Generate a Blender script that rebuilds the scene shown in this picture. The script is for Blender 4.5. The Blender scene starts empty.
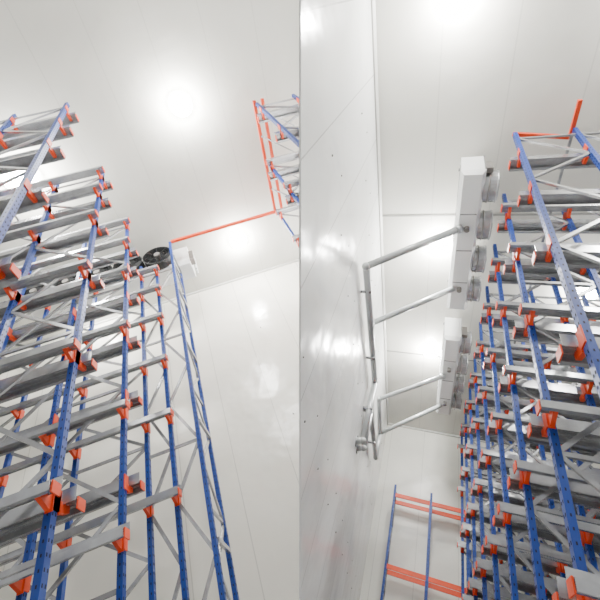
import bpy, bmesh, math, random
from mathutils import Matrix, Vector
random.seed(4)

# ------------------------------------------------------------ rooms' frames
def ortho(D, V):
    D = Vector(D).normalized(); V = Vector(V)
    V = (V - D*V.dot(D)).normalized()
    return D.cross(V), D, V
LX, LD, LV = ortho((.124,-.7215,-.6815), (-.330,.618,-.714))
RX, RD, RV = ortho((.168,-.772,-.613), (.309,.632,-.711))
EYE = 1.5
camrot = Matrix((LX, LD, LV))                       # camera -> world
M_L = Matrix.Translation((0,0,EYE))
colR = Matrix((RX, RD, RV)).transposed()            # store room -> camera
M_R = Matrix.Translation((0,0,EYE)) @ (camrot @ colR).to_4x4()
N_L = Vector((LX.x, LD.x, LV.x))                    # partition normal in each room
N_R = Vector((RX.x, RD.x, RV.x))

cam_d = bpy.data.cameras.new("camera")
cam = bpy.data.objects.new("camera", cam_d)
bpy.context.scene.collection.objects.link(cam)
cam.matrix_world = Matrix.Translation((0,0,EYE)) @ camrot.to_4x4()
cam_d.sensor_width = 36.0
cam_d.lens = 36.0*365/600
cam_d.clip_end = 200
bpy.context.scene.camera = cam

# ------------------------------------------------------------ materials
def new_mat(name, col, rough=.5, metal=0., emit=None, noise=0., nscale=4, bump=0.):
    m = bpy.data.materials.new(name); m.use_nodes = True
    nt = m.node_tree; b = nt.nodes["Principled BSDF"]
    b.inputs["Base Color"].default_value = (*col,1)
    b.inputs["Roughness"].default_value = rough
    b.inputs["Metallic"].default_value = metal
    if emit:
        b.inputs["Emission Color"].default_value = (1,.99,.96,1)
        b.inputs["Emission Strength"].default_value = emit
    if noise or bump:
        tc = nt.nodes.new("ShaderNodeTexCoord")
        n = nt.nodes.new("ShaderNodeTexNoise"); n.inputs["Scale"].default_value = nscale
        n.inputs["Detail"].default_value = 4
        nt.links.new(tc.outputs["Object"], n.inputs["Vector"])
        if noise:
            r = nt.nodes.new("ShaderNodeMix"); r.data_type='RGBA'
            r.inputs[6].default_value = (*[c*(1-noise) for c in col],1)
            r.inputs[7].default_value = (*[min(1,c*(1+noise)) for c in col],1)
            nt.links.new(n.outputs["Fac"], r.inputs[0])
            nt.links.new(r.outputs[2], b.inputs["Base Color"])
        if bump:
            bp = nt.nodes.new("ShaderNodeBump"); bp.inputs["Strength"].default_value = bump
            nt.links.new(n.outputs["Fac"], bp.inputs["Height"])
            nt.links.new(bp.outputs["Normal"], b.inputs["Normal"])
    return m

def panel_mat(name, col, axis, width, rough=.3, joint=.55, off=0., jw=.02):
    """insulated sandwich panel: joints every `width` metres along object axis"""
    m = bpy.data.materials.new(name); m.use_nodes = True
    nt = m.node_tree; b = nt.nodes["Principled BSDF"]; L = nt.links.new
    tc = nt.nodes.new("ShaderNodeTexCoord"); sp = nt.nodes.new("ShaderNodeSeparateXYZ")
    L(tc.outputs["Object"], sp.inputs[0])
    def math_(op, a, v=None):
        n = nt.nodes.new("ShaderNodeMath"); n.operation = op
        L(a, n.inputs[0])
        if v is not None: n.inputs[1].default_value = v
        return n.outputs[0]
    c = math_('ADD', sp.outputs[axis], width*100+off)
    c = math_('DIVIDE', c, width)
    c = math_('FRACT', c)
    j = math_('LESS_THAN', c, jw/width)
    mx = nt.nodes.new("ShaderNodeMix"); mx.data_type='RGBA'
    mx.inputs[7].default_value = (*[k*joint for k in col],1)
    n = nt.nodes.new("ShaderNodeTexNoise"); n.inputs["Scale"].default_value=.7; n.inputs["Detail"].default_value=3
    L(tc.outputs["Object"], n.inputs["Vector"])
    m2 = nt.nodes.new("ShaderNodeMix"); m2.data_type='RGBA'
    m2.inputs[6].default_value = (*[k*.95 for k in col],1); m2.inputs[7].default_value=(*[min(1,k*1.04) for k in col],1)
    L(n.outputs["Fac"], m2.inputs[0]); L(m2.outputs[2], mx.inputs[6])
    L(j, mx.inputs[0]); L(mx.outputs[2], b.inputs["Base Color"])
    b.inputs["Roughness"].default_value = rough
    bp = nt.nodes.new("ShaderNodeBump"); bp.inputs["Strength"].default_value=.2; bp.inputs["Distance"].default_value=.3
    L(n.outputs["Fac"], bp.inputs["Height"]); L(bp.outputs["Normal"], b.inputs["Normal"])
    return m

BLUE  = new_mat("blue_powder_coat", (.006,.040,.25), .42, noise=.12)
ORANGE= new_mat("orange_powder_coat", (.76,.062,.010), .45, noise=.08)
GALV  = new_mat("galvanised_steel", (.50,.51,.52), .25, .7, noise=.30, nscale=9)
SLOT  = new_mat("slot_dark", (.010,.014,.028), .8)
WHITE = new_mat("white_enamel", (.82,.83,.82), .35)
BLACK = new_mat("fan_black", (.008,.009,.010), .6)
GREYM = new_mat("motor_grey", (.24,.225,.21), .45, .4)
PIPE  = new_mat("lagged_pipe_grey", (.50,.52,.52), .35, .35, noise=.08)
LAMP  = new_mat("lamp_lens", (1,1,1), .3, emit=120)
CONC  = new_mat("concrete", (.36,.36,.35), .6, noise=.15, nscale=1.5)
PART  = new_mat("partition_white", (.9,.9,.9), .5, noise=.01)

# ------------------------------------------------------------ mesh builder
class B:
    def __init__(s): s.v=[]; s.f=[]; s.m=[]; s.mats=[]
    def mi(s, m):
        if m not in s.mats: s.mats.append(m)
        return s.mats.index(m)
    def hexa(s, pts, m):
        o=len(s.v); s.v+= [tuple(p) for p in pts]; k=s.mi(m)
        for q in ((0,3,2,1),(4,5,6,7),(0,1,5,4),(1,2,6,5),(2,3,7,6),(3,0,4,7)):
            s.f.append(tuple(o+i for i in q)); s.m.append(k)
    def box(s, a, b, m):
        x0,y0,z0=a; x1,y1,z1=b
        s.hexa([(x0,y0,z0),(x1,y0,z0),(x1,y1,z0),(x0,y1,z0),(x0,y0,z1),(x1,y0,z1),(x1,y1,z1),(x0,y1,z1)],m)
    def beam(s, p, q, w, h, m, up=(0,0,1)):
        p=Vector(p);q=Vector(q);d=(q-p).normalized();up=Vector(up)
        if abs(d.dot(up))>.98: up=Vector((0,1,0))
        sd=d.cross(up).normalized()*w/2; u=sd.cross(d).normalized()*h/2
        s.hexa([p-sd-u,p+sd-u,p+sd+u,p-sd+u,q-sd-u,q+sd-u,q+sd+u,q-sd+u],m)
    def tube(s, p, q, r, m, n=16, r2=None, caps=True):
        p=Vector(p);q=Vector(q);d=(q-p).normalized(); r2=r if r2 is None else r2
        a=d.orthogonal().normalized(); b=d.cross(a); o=len(s.v); k=s.mi(m)
        for c,rr in ((p,r),(q,r2)):
            for i in range(n):
                t=2*math.pi*i/n; s.v.append(tuple(c+(a*math.cos(t)+b*math.sin(t))*rr))
        for i in range(n):
            j=(i+1)%n; s.f.append((o+i,o+j,o+n+j,o+n+i)); s.m.append(k)
        if caps:
            s.f.append(tuple(o+i for i in range(n))[::-1]); s.m.append(k)
            s.f.append(tuple(o+n+i for i in range(n))); s.m.append(k)
    def ring(s, c, d, R, r, m, n=28, k2=8):
        c=Vector(c); d=Vector(d).normalized(); a=d.orthogonal().normalized(); b=d.cross(a); o=len(s.v); k=s.mi(m)
        for i in range(n):
            t=2*math.pi*i/n; e=a*math.cos(t)+b*math.sin(t)
            for j in range(k2):
                u=2*math.pi*j/k2; s.v.append(tuple(c+e*(R+r*math.cos(u))+d*r*math.sin(u)))
        for i in range(n):
            for j in range(k2):
                s.f.append((o+i*k2+j,o+((i+1)%n)*k2+j,o+((i+1)%n)*k2+(j+1)%k2,o+i*k2+(j+1)%k2)); s.m.append(k)
    def path(s, pts, r, m):
        for a,b in zip(pts,pts[1:]): s.tube(a,b,r,m,18)
        for p in pts[1:-1]:
            s.sphere(p,r*1.18,m)
    def sphere(s,c,r,m,n=14,k=8):
        o=len(s.v); q=s.mi(m); c=Vector(c)
        for i in range(k+1):
            ph=math.pi*i/k
            for j in range(n):
                t=2*math.pi*j/n
                s.v.append(tuple(c+Vector((math.sin(ph)*math.cos(t),math.sin(ph)*math.sin(t),math.cos(ph)))*r))
        for i in range(k):
            for j in range(n):
                s.f.append((o+i*n+j,o+(i+1)*n+j,o+(i+1)*n+(j+1)%n,o+i*n+(j+1)%n)); s.m.append(q)
    def make(s, name, room, clip=True, smooth=False):
        me=bpy.data.meshes.new(name); me.from_pydata(s.v,[],s.f)
        for m in s.mats: me.materials.append(m)
        me.polygons.foreach_set("material_index", s.m)
        if clip:
            bm=bmesh.new(); bm.from_mesh(me)
            if room=='L':
                bmesh.ops.bisect_plane(bm,geom=bm.verts[:]+bm.edges[:]+bm.faces[:],plane_co=(0,0,0),plane_no=N_L,clear_outer=True)
            else:
                bmesh.ops.bisect_plane(bm,geom=bm.verts[:]+bm.edges[:]+bm.faces[:],plane_co=(0,0,0),plane_no=N_R,clear_inner=True)
            bm.to_mesh(me); bm.free()
        if smooth:
            me.polygons.foreach_set("use_smooth",[len(p.vertices)==4 for p in me.polygons])
        me.update()
        ob=bpy.data.objects.new(name,me); bpy.context.scene.collection.objects.link(ob)
        ob.matrix_world = M_L if room=='L' else M_R
        return ob

FLOOR=-EYE
# ------------------------------------------------------------ rack parts
PW=.078
def post(b, x, y, top, face=1, slots=True, bot=FLOOR):
    """channel section upright, web facing +/-x (the aisle)"""
    w,d,t=PW,.06,.006
    b.box((x-face*t/2-t/2, y-w/2, bot),(x-face*t/2+t/2, y+w/2, top),BLUE)
    for sgn in (-1,1):
        yy=y+sgn*(w/2-t/2)
        x0,x1=sorted((x-face*t,x-face*d)); b.box((x0,yy-t/2,bot),(x1,yy+t/2,top),BLUE)
        xx=x-face*d; b.box((xx-t/2,min(yy,yy-sgn*.022),bot),(xx+t/2,max(yy,yy-sgn*.022),top),BLUE)
    b.box((x-.07 if face>0 else x-.03,y-.065,bot),(x+.03 if face>0 else x+.07,y+.065,bot+.012),GALV)
    if slots:
        z=max(bot,-.2)+.3
        while z<top-.05:
            for sy in (-.02,.02):
                b.box((x-.0025,y+sy-.006,z),(x+.0025,y+sy+.006,z+.026),SLOT)
            for sgn in (-1,1):
                yy=y+sgn*w/2
                xm=x-face*.03
                b.box((xm-.006,yy-.0015,z),(xm+.006,yy+.0015,z+.024),SLOT)
            z+=.10

def lattice(b, p, q, top, bot, pitch=.95):
    z=top-.25; k=0
    b.beam((p[0],p[1],z),(q[0],q[1],z),.03,.045,GALV)
    while z-pitch>bot:
        a,c=(p,q) if k%2==0 else (q,p)
        b.beam((a[0],a[1],z),(c[0],c[1],z-pitch),.03,.045,GALV)
        if k%3==2: b.beam((p[0],p[1],z-pitch),(q[0],q[1],z-pitch),.03,.045,GALV)
        z-=pitch; k+=1

def rail(b, x0, x1, y, z, side):
    """galvanised pallet rail along x; side = direction of the supporting post (+/-1 in y)"""
    w=.16
    b.box((x0,y-w/2,z),(x1,y+w/2,z+.006),GALV)
    yo=y+side*w/2
    b.box((x0,yo-.003,z-.02),(x1,yo+.003,z+.11),GALV)
    yi=y-side*w/2
    b.box((x0,yi-.003,z-.075),(x1,yi+.003,z+.004),GALV)
    b.box((x0,min(yi,yi+side*.04),z-.078),(x1,max(yi,yi+side*.04),z-.072),GALV)
    for k in (-.03,.03):
        b.box((x0,y+k-.008,z-.010),(x1,y+k+.008,z+.001),GALV)

def bracket(b, x, y, z, side, face=1):
    """orange cantilever arm hooked on the upright at y, reaching to +side"""
    xs=x+face*.012
    b.box((min(xs,xs-face*.012),y-.046,z-.11),(max(xs,xs-face*.012),y+.046,z+.07),ORANGE)
    y0=y+side*(PW/2+.002); y1=y+side*.22
    xa,xb=x-.045,x-.005
    if face<0: xa,xb=x+.005,x+.045
    b.hexa([(xa,y0,z-.12),(xb,y0,z-.12),(xb,y1,z-.06),(xa,y1,z-.06),(xa,y0,z),(xb,y0,z),(xb,y1,z),(xa,y1,z)],ORANGE)
    b.box((x-.05 if face>0 else x-.012,min(y0,y0+side*.01),z-.13),(x+.012 if face>0 else x+.05,max(y0,y0+side*.01),z+.07),ORANGE)

def endstop(b, x, y, z, face):
    b.box((min(x,x+face*.012),y-.06,z-.085),(max(x,x+face*.012),y+.06,z+.015),ORANGE)

def drive_in_rack(ys, xs, top, levels, face, slots_until=2, overhang=.10):
    b=B()
    for iy,y in enumerate(ys):
        for i,x in enumerate(xs):
            post(b,x,y,top,face,slots=(i<slots_until))
        for i in range(len(xs)-1):
            lattice(b,(xs[i]-face*.03,y),(xs[i+1]-face*.03,y),top,FLOOR+.2,.85 if i%2==0 else 1.15)
        for z in levels:
            for side in (-1,1):
                if (iy==0 and side<0) or (iy==len(ys)-1 and side>0): continue
                a,c=sorted((xs[0]+face*overhang, xs[-1]-face*.4))
                rail(b,a,c,y+side*.19,z,-side)
                for x in xs: bracket(b,x,y,z,side,face)
                endstop(b,xs[0]+face*overhang,y+side*.19,z,face)
    return b

# ---- left store: big drive-in block
lv=[.2,1.85,3.5,5.15,6.8,8.0,8.95]
b=drive_in_rack([1.60,3.05,4.33],[-1.95,-2.95,-4.1,-5.2,-6.3,-7.5],9.3,lv,1)
exs=[(-1.2,9.3),(-1.62,8.3),(-2.0,8.5),(-3.1,8.5),(-4.2,8.5),(-5.4,8.5)]
for x,tp in exs: post(b,x,5.25,tp,1,slots=x>-2.2)
for (x,t1),(x2,t2) in zip(exs,exs[1:]):
    lattice(b,(x-.03,5.25),(x2-.03,5.25),min(t1,t2),FLOOR+.2,.8)
post(b,-1.2,5.95,8.75,1); lattice(b,(-1.23,5.25),(-1.23,5.95),8.75,FLOOR+.2,.7)
for z in (1.1,2.5,3.8,5.0,6.2,7.2,8.0):
    rail(b,-6,-1.55,5.06,z,1)
    endstop(b,-1.55,5.06,z,1)
    for x in (-1.62,-2.0,-3.1,-4.2): bracket(b,x,5.25,z,-1,1)
    rail(b,-8,-1.83,4.52,z,-1)
    endstop(b,-1.83,4.52,z,1)
    for x in (-1.95,-2.95,-4.1): bracket(b,x,4.33,z,1,1)
for z in (8.7,7.2,5.4,3.6,1.8):
    b.beam((-1.2,5.30,z),(-1.2,5.90,z),.04,.06,GALV)
for x in (-4.1,-6.3):
    b.beam((x,1.6,9.22),(x,4.4,9.22),.05,.07,GALV)
b.make("pallet_rack",'L')

# ---- right side of the left store's aisle, with ties across
b=drive_in_rack([2.4,3.8,5.2],[1.85,2.75,3.7],9.3,[7.4,5.85,4.3,2.75,1.2,8.85],-1)
for x in (1.83,2.03):
    b.beam((x,2.32,9.33),(x,5.25,9.33),.07,.08,ORANGE)
for y in (2.4,3.1,3.8,4.5):
    b.beam((1.83,y,9.24),(2.7,y+.65,9.24),.03,.04,GALV)
b.beam((-1.2,5.25,9.33),(1.83,5.25,9.33),.07,.08,ORANGE)
b.make("pallet_rack",'L')

# ---- right store rack
ys=[2.3+1.12*i for i in range(9)]
lv2=[-.3,1.1,2.5,3.9,5.3,6.6]
b=drive_in_rack(ys,[1.08,1.95,2.9,3.8,4.7],7.5,lv2,-1)
b.beam((1.08,2.3,7.52),(1.95,2.42,7.52),.06,.07,ORANGE)
b.beam((1.95,2.42,7.52),(1.95,1.85,7.52),.06,.07,ORANGE)
b.beam((1.95,2.36,7.46),(1.95,11.3,7.46),.04,.05,GALV)
b.make("pallet_rack",'R')

# low rack in front of the end wall
b=B()
for x in (-.70,.36,1.4):
    post(b,x,12.0,5.40,1); post(b,x,12.5,5.40,1,False); lattice(b,(x,12.0),(x,12.5),5.40,FLOOR+.2,.8)
for z in (5.1,3.2,1.3):
    b.beam((-.7,12,z),(1.4,12,z),.05,.11,ORANGE); b.beam((-.7,12.5,z),(1.4,12.5,z),.05,.11,ORANGE)
b.make("pallet_rack",'R')

# ------------------------------------------------------------ coolers
def fan(b, c, d, R, depth, cowl=WHITE):
    c=Vector(c); d=Vector(d).normalized()
    n=28; b.tube(c,c+d*depth,R*1.06,cowl,n,caps=False)
    b.tube(c+d*.005,c+d*.02,R,BLACK,n)
    b.ring(c+d*depth,d,R*1.06,.018,cowl)
    for rr in (.3,.5,.7,.88): b.ring(c+d*(depth+.005),d,R*rr,.006,BLACK,24,6)
    a=d.orthogonal().normalized(); e=d.cross(a)
    for i in range(4):
        t=i*math.pi/4; v=a*math.cos(t)+e*math.sin(t)
        b.beam(c+v*R+d*depth,c-v*R+d*depth,.012,.012,BLACK,up=d)
    for i in range(5):
        t=i*2*math.pi/5; v=a*math.cos(t)+e*math.sin(t); w=d.cross(v)
        p=c+d*depth*.45
        b.hexa([p+v*R*.2-w*.04-d*.02,p+v*R*.9-w*.11-d*.03,p+v*R*.9+w*.10+d*.03,p+v*R*.2+w*.04+d*.02,
                p+v*R*.2-w*.04-d*.01,p+v*R*.9-w*.11-d*.02,p+v*R*.9+w*.10+d*.04,p+v*R*.2+w*.04+d*.03],GREYM if cowl is not BLACK else BLACK)
    b.tube(c+d*.02,c+d*(depth+.05),R*.22,GREYM,14)

def cooler_left():
    b=B(); x0,x1,y0,y1,z0,z1=-5.2,-.90,5.80,6.42,8.98,9.80
    b.box((x0,y0,z0+.10),(x1,y1,z1),WHITE)
    b.hexa([(x0,y0+.05,z0),(x1,y0+.05,z0),(x1,y1-.05,z0),(x0,y1-.05,z0),(x0,y0-.02,z0+.1),(x1,y0-.02,z0+.1),(x1,y1+.02,z0+.1),(x0,y1+.02,z0+.1)],WHITE)
    for i in range(5): fan(b,(x1-.80-i*.82,y0,z0+.40),(0,-1,0),.37,.24,BLACK)
    for x in (x0+.2,x1-.2,(x0+x1)/2):
        for y in (y0+.15,y1-.15): b.tube((x,y,z1),(x,y,10),.014,GALV,8)
    b.box((x1,y0+.04,z0+.15),(x1+.12,y0+.24,z0+.6),GREYM)
    for k in range(3): b.tube((x1+.08,y0+.32+k*.1,z0+.06),(x1+.08,y0+.32+k*.1,z1+.05),.026,PIPE,10)
    return b.make("evaporator_unit",'L')
cooler_left()

def cooler_right(y0,y1):
    b=B(); x0,x1,z0,z1=.30,.69,7.0,7.8
    b.box((x0,y0,z0+.10),(x1,y1,z1),WHITE)
    b.hexa([(x0+.04,y0+.04,z0),(x1-.04,y0+.04,z0),(x1-.04,y1-.04,z0),(x0+.04,y1-.04,z0),(x0-.02,y0-.02,z0+.1),(x1+.02,y0-.02,z0+.1),(x1+.02,y1+.02,z0+.1),(x0-.02,y1+.02,z0+.1)],WHITE)
    n=4; L=(y1-y0)
    for i in range(n):
        fan(b,(x1,y0+L*(i+.5)/n,z0+.33),(1,0,0),.27,.24,GALV)
        b.ring((x1+.10,y0+L*(i+.5)/n,z0+.33),(1,0,0),.29,.014,GREYM)
    for i in range(n+1):
        y=y0+L*i/n; b.box((x1-.004,y-.015,z0+.1),(x1+.012,y+.015,z1),GALV)
        if 0<i<n: b.box((x0+.05,y-.01,z0-.006),(x1-.05,y+.01,z0+.004),GALV)
    for y in (y0+.25,(y0+y1)/2,y1-.25):
        b.beam((x0-.03,y,z1+.02),(x1+.03,y,z1+.02),.05,.04,GALV)
        for x in (x0+.02,x1-.02): b.tube((x,y,z1),(x,y,8),.012,GALV,8)
    k=y0+.12
    while k<y1-.1:
        b.box((x0-.012,k,z0+.16),(x0,k+.03,z1-.06),GALV); k+=.07
    b.box((x1,y0-.0,z0+.2),(x1+.14,y0+.10,z0+.5),GREYM)
    b.tube(((x0+x1)/2,y0+L*.34,z0),((x0+x1)/2,y0+L*.34,z0-.10),.05,GREYM,14)
    b.tube(((x0+x1)/2,y0+L*.8,z0),((x0+x1)/2,y0+L*.8,z0-.10),.05,GREYM,14)
    return b.make("evaporator_unit",'R')
cooler_right(2.75,6.0); cooler_right(6.95,10.2)

# ------------------------------------------------------------ drain pipes (right store)
WX=-1.22
def drain(pts, r=.055):
    b=B(); b.path(pts,r,PIPE)
    a,c=Vector(pts[0]),Vector(pts[1]); d=(c-a).normalized()
    b.tube(a,a+d*.12,r*1.3,PIPE,18)
    return b
b=drain([(.38,3.85,6.98),(WX,3.85,5.55),(WX,7.3,5.62),(WX,7.3,4.05),(-1.36,7.3,4.0)],.068)
b.path([(.38,5.35,6.98),(WX,5.5,5.80),(WX,5.5,5.60)],.064,PIPE)
b.tube((-1.35,7.3,4.0),(-1.33,7.3,4.0),.12,GALV,18)
b.box((-1.35,7.22,4.8),(WX+.07,7.38,4.84),GALV)
for y in (4.4,6.3): b.box((-1.35,y,5.50),(WX+.07,y+.05,5.54),GALV)
b.make("drain_pipe",'R',smooth=True)
b=drain([(.40,8.35,6.98),(WX,8.5,6.0),(WX,9.95,5.85),(WX,9.95,5.1),(WX,7.6,4.95),(WX,7.6,4.05),(-1.36,7.6,4.0)],.06)
b.path([(.40,9.7,6.98),(WX,9.95,5.85)],.06,PIPE)
b.box((-1.35,8.9,4.92),(WX+.06,8.95,4.97),GALV)
b.tube((-1.35,7.6,4.0),(-1.33,7.6,4.0),.11,GALV,18)
b.make("drain_pipe",'R',smooth=True)

# ------------------------------------------------------------ lamps
def lamp(x,y,h,room,power,r=.2,drop=.36):
    b=B()
    b.tube((x,y,h),(x,y,h-.05),r*.6,WHITE,24)
    b.tube((x,y,h-.05),(x,y,h-.10),r*.85,LAMP,28,r2=r)
    b.tube((x,y,h-.10),(x,y,h-.12),r,LAMP,28)
    b.tube((x,y,h-.12),(x,y,h-.16),r,LAMP,28,r2=r*.6)
    ob=b.make("ceiling_lamp",room)
    ld=bpy.data.lights.new("lamp_glow",'POINT'); ld.energy=power; ld.shadow_soft_size=.12; ld.color=(1,.985,.95)
    lo=bpy.data.objects.new("lamp_glow",ld); bpy.context.scene.collection.objects.link(lo)
    lo.parent=ob; lo.location=(x,y,h-drop)
    return ob
lamp(.2,2.20,10,'L',560,.25); lamp(.62,6.2,10,'L',520,.25); lamp(-3.82,2.93,10,'L',1000,.36)
lamp(.3,-2.0,10,'L',560); lamp(-4.2,-1.6,10,'L',450); lamp(-4.2,6.9,10,'L',200)
lamp(.0,4.8,8,'R',440,.2); lamp(.0,8.5,8,'R',360,.2); lamp(.0,.2,8,'R',460,.2); lamp(3.2,.2,8,'R',360); lamp(3.2,6,8,'R',280)

# ------------------------------------------------------------ room shells
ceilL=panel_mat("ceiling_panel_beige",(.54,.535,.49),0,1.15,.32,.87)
wallL=panel_mat("wall_panel_cream",(.77,.755,.685),0,1.15,.2,.75)
wallL2=panel_mat("wall_panel_cream_side",(.74,.73,.67),1,1.15,.28,.80)
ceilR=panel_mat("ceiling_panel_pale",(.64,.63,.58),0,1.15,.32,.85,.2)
wallR=panel_mat("wall_panel_white",(.84,.85,.84),1,1.15,.2,.6)
wallRe=panel_mat("wall_panel_end",(.76,.755,.69),0,1.15,.3,.8)

def slab(name,a,c,m,room):
    b=B(); b.box(a,c,m); return b.make(name,room)
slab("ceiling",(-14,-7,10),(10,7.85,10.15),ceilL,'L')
slab("wall_back",(-14,7.7,FLOOR),(10,7.85,10),wallL,'L')
slab("wall_left",(-14.15,-7,FLOOR),(-14,7.85,10),wallL2,'L')
slab("floor",(-14,-7,FLOOR-.1),(10,7.85,FLOOR),CONC,'L')
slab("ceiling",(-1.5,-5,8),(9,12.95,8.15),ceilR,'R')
slab("wall_side",(-1.5,-5,FLOOR),(-1.35,12.95,8),wallR,'R')
slab("wall_end",(-1.35,12.8,FLOOR),(9,12.95,8),wallRe,'R')
slab("wall_right",(9,-5,FLOOR),(9.15,12.95,8),wallRe,'R')
slab("floor",(-1.5,-5,FLOOR-.1),(9,12.95,FLOOR),CONC,'R')

TR=new_mat("joint_flashing",(.30,.30,.28),.4,.3)
TRW=new_mat("coving_white",(.55,.55,.52),.4)
b=B()
b.hexa([(-1.35,-5,7.94),(-1.345,-5,7.93),(-1.29,-5,7.995),(-1.29,-5,8.0),(-1.35,12.8,7.94),(-1.345,12.8,7.93),(-1.29,12.8,7.995),(-1.29,12.8,8.0)],TRW)
b.box((-1.35,12.74,7.94),(9,12.8,8.0),TRW)
for y in (4.06,8.7): b.box((-1.35,y,7.990),(9,y+.045,8.0),TR)
b.make("trim_1",'R')
b=B()
b.tube((-1.33,-5,7.86),(-1.33,12.7,7.86),.014,TR,8)
for y in range(1,12):
    for z in (2.2,4.6,6.6):
        b.sphere((-1.35,y*1.15+.35,z),.017,TR,8,5)
        b.sphere((-1.35,y*1.15+.75,z+.35),.014,TR,8,5)
b.make("trim_2",'R')
b=B(); b.box((-14,7.64,9.95),(10,7.7,10),TRW)
for x in range(-12,9,2):
    for z in (1.5,4.5,7.5): b.sphere((x+.4,7.7,z),.02,TR,8,5)
b.make("trim_3",'L')

# partition between the two stores
t=.0082
pv=[(x,y,-z) for z in (3.0,34) for (x,y) in ((-t,-26),(t,-26),(t,26),(-t,26))]
b=B(); b.hexa(pv,PART)
me=bpy.data.meshes.new("wall_partition"); me.from_pydata(b.v,[],b.f); me.materials.append(PART)
ob=bpy.data.objects.new("wall_partition",me); bpy.context.scene.collection.objects.link(ob)
ob.matrix_world=cam.matrix_world.copy()

# ------------------------------------------------------------ ambience
w=bpy.data.worlds.new("world"); bpy.context.scene.world=w; w.use_nodes=True
bg=w.node_tree.nodes["Background"]; bg.inputs[0].default_value=(1,.995,.98,1); bg.inputs[1].default_value=.78
